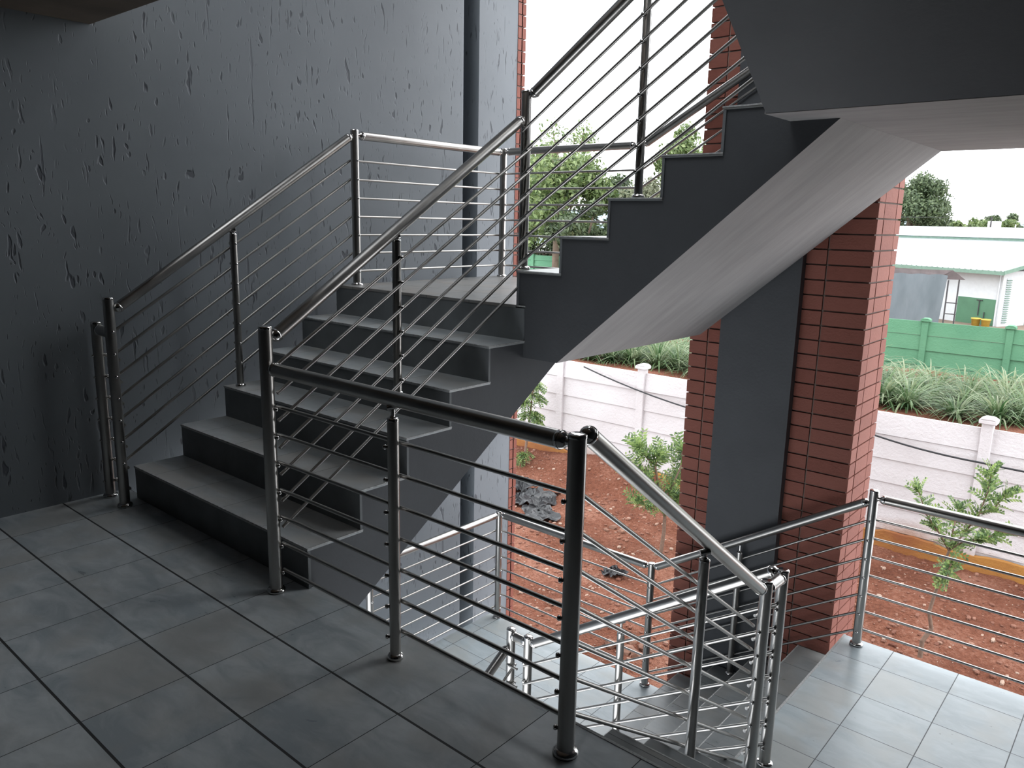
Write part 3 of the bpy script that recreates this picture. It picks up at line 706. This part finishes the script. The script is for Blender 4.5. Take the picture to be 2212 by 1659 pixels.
for k, (x, y, rx, rz) in enumerate([(-15.6, 18.6, 1.3, .8), (-13.6, 18.9, 1.4, .85), (-11.9, 19.3, 1.4, .9), (-10.0, 20.5, 1.5, 1.0)]):
    tree(['leftmost dark hedge bush behind the far green wall', 'hedge bush under the tall leafy tree', 'hedge bush right of the tall leafy tree', 'rightmost hedge bush beside the stair steps'][k], (x, y, .45), rx, rz+.3, gz, 6000, .07, TL[1], 60+k, 16, 'hedge bushes behind the far green wall', 'bush')
tree('large dark round tree above the white shed roof', at(1968, 452, 46), 3.3, 2.15, -2.2, 20000, .10, TL[1], 28, 26)
for i, (u, v, d, rx, rz, m_, lb) in enumerate([(2075, 497, 62, 3.2, 1.35, 0, 'pale green tree right beside the large dark tree on the horizon'), (2112, 502, 66, 2.8, 1.15, 0, 'low pale tree on the horizon left of the white chimney'), (2128, 495, 75, 1.6, 1.0, 1, 'blue-green tree on the horizon touching the white chimney'), (2165, 496, 72, 2.1, 1.5, 1, 'darker round tree on the horizon right of the white chimney'), (2195, 499, 64, 3.2, 1.3, 0, 'yellow-green tree on the horizon at the right edge'), (1960, 500, 58, 4, .8, 1, 'low tree behind the foot of the large dark tree')]):
    tree(lb, at(u, v, d), rx, rz, -2.2, 4500, .15, TL[m_], 40+i, 12)
# hills beyond
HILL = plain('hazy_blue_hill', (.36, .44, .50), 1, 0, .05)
mb = MB(); vs = []; fs = []; N = 60
for i in range(N+1):
    x = -190+i*3.2; y = 150-abs(x)*.25; h = 4.2+3.0*noise.noise(Vector((x*.02, 0, 0)))+1.0*noise.noise(Vector((x*.09, 2, 0)))
    vs += [(x, y, -3), (x, y+6, h), (x, y+26, -3)]
for i in range(N):
    for j in range(2): fs.append((i*3+j, i*3+3+j, i*3+4+j, i*3+1+j))
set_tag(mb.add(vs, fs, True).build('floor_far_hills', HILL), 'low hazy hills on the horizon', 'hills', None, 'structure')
# shed
SW = plain('white_painted_wall', (.80, .82, .84), .7, 0, .04); SG = plain('green_dado_paint', (.10, .24, .14), .7, 0, .12, 2)
ROOF = plain('pale_corrugated_roof', (.72, .75, .78), .45, 0, .04); GT = plain('green_gutter', (.20, .32, .25), .6); DARK = plain('dark_steel_frame', (.06, .055, .06), .6)
S = thing('white_shed', (-2.95, 33.3, -2.2), 'long white building with green dado and corrugated roof beyond the green wall', 'building')
p0 = Vector((-2.95, 33.35, -2.2)); fd = Vector((-7.7+2.95, 35.6-33.35, 0)).normalized(); bd = Vector((-fd.y, fd.x, 0)); bd = bd if bd.y > 0 else -bd
def W3(a, b, z): return p0+fd*a+bd*b+Vector((0, 0, z))
def obox(mb, a0, a1, b0, b1, z0, z1):
    c8 = [W3(a, b, z) for z in (z0, z1) for a, b in ((a0, b0), (a1, b0), (a1, b1), (a0, b1))]
    return mb.add(c8, [(3, 2, 1, 0), (4, 5, 6, 7), (0, 1, 5, 4), (1, 2, 6, 5), (2, 3, 7, 6), (3, 0, 4, 7)])
obox(MB(), 0, 15, 0, 9, 0, 2.12).build('building_wall', SW, S)
for a0, a1 in ((.14, 1.75),): obox(MB(), a0, a1, -.03, .02, 0, 1.02).build('green_dado', SG, S)
obox(MB(), -.03, .02, 1.6, 3.6, 0, .62).build('green_dado', SG, S)
ob = MB(); n = 64      # corrugated lean-to roof
pr = []
for i in range(n*2+1): pr.append((-.35+i*(15.6/(n*2)), .028*(1 if i % 2 else -1)))
vs = []
for a, h in pr: vs += [W3(a, -.55, 2.13+h), W3(a, 3.4, 2.86+h)]
ob.add(vs, [(2*i, 2*i+2, 2*i+3, 2*i+1) for i in range(len(pr)-1)]); r_ = ob.build('lower_roof', ROOF, S); m = r_.modifiers.new('t', 'SOLIDIFY'); m.thickness = .012
obox(MB(), -.38, 15.2, -.60, -.53, 2.0, 2.14).build('gutter', GT, S)
mb = MB(); vs = [W3(-.40, -.58, 2.02), W3(-.40, 3.4, 2.76), W3(-.40, 3.4, 2.92), W3(-.40, -.58, 2.16)]; vs += [v+fd*.05 for v in vs]
mb.add(vs, [(0, 1, 2, 3), (7, 6, 5, 4), (0, 4, 5, 1), (1, 5, 6, 2), (2, 6, 7, 3), (3, 7, 4, 0)]).build('barge_board', GT, S)
obox(MB(), -3, 15.3, 3.4, 9.5, 2.12, 3.30).build('upper_wall', SW, S)
obox(MB(), -3.1, 15.4, 3.33, 3.42, 3.22, 3.32).build('gutter', GT, S)
mb = MB(); vs = [W3(-3.2, 3.2, 3.33), W3(15.4, 3.2, 3.33), W3(15.4, 9, 3.75), W3(-3.2, 9, 3.75)]; vs += [v+Vector((0, 0, .04)) for v in vs]
mb.add(vs, [(3, 2, 1, 0), (4, 5, 6, 7), (0, 1, 5, 4), (1, 2, 6, 5), (2, 3, 7, 6), (3, 0, 4, 7)]).build('upper_roof', ROOF, S)
MB().tube(W3(.10, -.05, 0), W3(.10, -.05, 2.1), .03, n=8).build('downpipe', ROOF, S)
mb = MB()
mb.tube(W3(.8, -.06, .35), W3(.8, -.06, .95), .02, n=6); mb.tube(W3(.68, -.06, .95), W3(.92, -.06, .95), .02, n=6); mb.tube(W3(.55, -.06, 0), W3(.55, -.06, .5), .02, n=6); mb.build('water_tap', DARK, S)
sh = obox(MB(), -.02, .02, .20, .45, .1, 1.85).build('louvred_door', ROOF, S)
mb = MB()
for k in range(20): obox(mb, -.06, -.01, .20, .45, .14+k*.085, .17+k*.085)
mb.build('door_slats', GT, sh)
# yellow buckets
YEL = plain('yellow_bucket_plastic', (.75, .50, .09), .5)
for a, lb in ((.49, 'yellow bucket by the white building, left of the pair'), (.08, 'yellow bucket by the white building, right of the pair')):
    p = W3(a, -.55, 0); R = thing('bucket', p, lb, 'bucket')
    MB().lathe(p, [(.0004, 0), (.13, 0), (.165, .30), (.175, .30), (.175, .27)], 18).build('bucket_body', YEL, R)
    mb = MB(); hp = [p+Vector((math.cos(t_)*.17, 0, .29-math.sin(t_)*.10)) for t_ in [PI*i/8 for i in range(9)]]
    mb.path(hp, [.006]*9, 5).build('bucket_handle', DARK, R)
# white chimney and pole
c = at(2146, 500, 52); R = MB().box((c.x-.35, c.y-.35, -2.2), (c.x+.35, c.y+.35, 2.05)).build('chimney_stack', plain('pale_white_stack', (.82, .84, .86), .8)); bevel(R, .05); set_tag(R, 'pale square stack rising on the horizon behind the white building', 'chimney')
c = at(2138, 500, 50); set_tag(MB().tube((c.x, c.y, -2.2), (c.x, c.y, 2.3), .06, .04, n=8).build('utility_pole', DARK), 'thin dark pole beside the pale stack on the horizon', 'pole')
c = at(2192, 500, 56); set_tag(MB().tube((c.x, c.y, -2.2), (c.x, c.y, 1.9), .05, .04, n=8).build('utility_pole', ROOF), 'thin pale pole in front of the yellow-green tree at the right edge', 'pole')
pa = at(1135, 452, 20); pb = at(2138, 500, 50); pb.z = 2.28; mb = MB(); q = []
for i in range(25):
    t_ = i/24; v = Vector(pa).lerp(Vector(pb), t_); v.z -= .3*t_*(1-t_); q.append(v)
for i in range(24): mb.tube(q[i], q[i+1], .010, n=5, caps=False)
set_tag(mb.build('utility_wire', CABLE), 'thin overhead wire crossing in front of the distant trees', 'wire')
# shade-cloth shelter
CLOTH = NT('grey_shade_cloth'); CLOTH.set(CLOTH.ramp(CLOTH.noise(CLOTH.map((1, 1, .3)), 3, 4), [(.3, (.16, .19, .21)), (.7, (.22, .25, .275))]), .9)

S = thing('shade_shelter', (-3.2, 25.4, -1.7), 'grey shade-cloth shelter with a small tin roof in front of the white building', 'shelter')
g1 = Vector((-3.14, 25.25, 0)); g2 = Vector((-2.90, 25.5, 0)); ld = Vector((-4.7+3.14, 24.2-25.25, 0)).normalized(); zg_ = -2.2
ld = Vector((-1, .0, 0)).lerp(Vector((-1, -.75, 0)).normalized(), .6).normalized()
fr = [g1, g2]
for g_, tp in ((g1, -.10), (g2, -.06), (g1+ld*3.0, -.10), (g2+ld*3.0, -.06)):
    MB().tube((g_.x, g_.y, zg_), (g_.x, g_.y, tp+.02), .022, n=8).build('frame_post', DARK, S)
for z in (-.78, -1.12):
    MB().tube((g1.x, g1.y, z+.02), (g2.x+.02, g2.y, z), .016, n=6).build('frame_rail', DARK, S)
cl = MB(); vs = []; nx, nz = 40, 8; K0 = g1+Vector((-.03, -.03, 0))
for j in range(nz+1):
    for i in range(nx+1):
        t_ = i/nx; s_ = j/nz; p = K0+ld*t_*3.6; f_ = .03*math.sin(t_*47)*(1-s_*.5)+.03*noise.noise(Vector((t_*9, s_*3, 0)))
        z = lerp(.06+.03*abs(math.sin(t_*22)), -1.75, s_); vs.append((p.x+f_*.4-.12*s_*(1-t_)*1.0, p.y-f_, z))
cl.add(vs, [(j*(nx+1)+i, j*(nx+1)+i+1, (j+1)*(nx+1)+i+1, (j+1)*(nx+1)+i) for j in range(nz) for i in range(nx)], True).build('shade_cloth', CLOTH.m, S)
mb = MB(); r0, r1, r2_ = g1+Vector((-.28, -.1, -.02)), (g1+g2)/2+Vector((-.06, 0, .22)), g2+Vector((.16, .02, -.06))
vs = [r0, r1, r2_, r0+ld*3.6, r1+ld*3.6, r2_+ld*3.6]
rf = mb.add(vs, [(0, 1, 4, 3), (1, 2, 5, 4)]).build('tin_roof', plain('rusty_tin', (.13, .10, .10), .6, 0, .2, 6), S); m = rf.modifiers.new('t', 'SOLIDIFY'); m.thickness = .02

# ------------------------------------------------------------------ overall reflectance of the non-metal paints, tiles and earth
KREF = .74
for m in bpy.data.materials:
    if not m.use_nodes: continue
    b = m.node_tree.nodes.get('Principled BSDF')
    if not b or b.inputs['Metallic'].default_value > .5: continue
    n = m.node_tree.nodes.new('ShaderNodeMix'); n.data_type = 'RGBA'; n.blend_type = 'MULTIPLY'; n.inputs[0].default_value = 1
    n.inputs[7].default_value = (KREF, KREF, KREF, 1); i = b.inputs['Base Color']
    if i.is_linked: m.node_tree.links.new(i.links[0].from_socket, n.inputs[6])
    else: n.inputs[6].default_value = i.default_value
    m.node_tree.links.new(n.outputs[2], i)
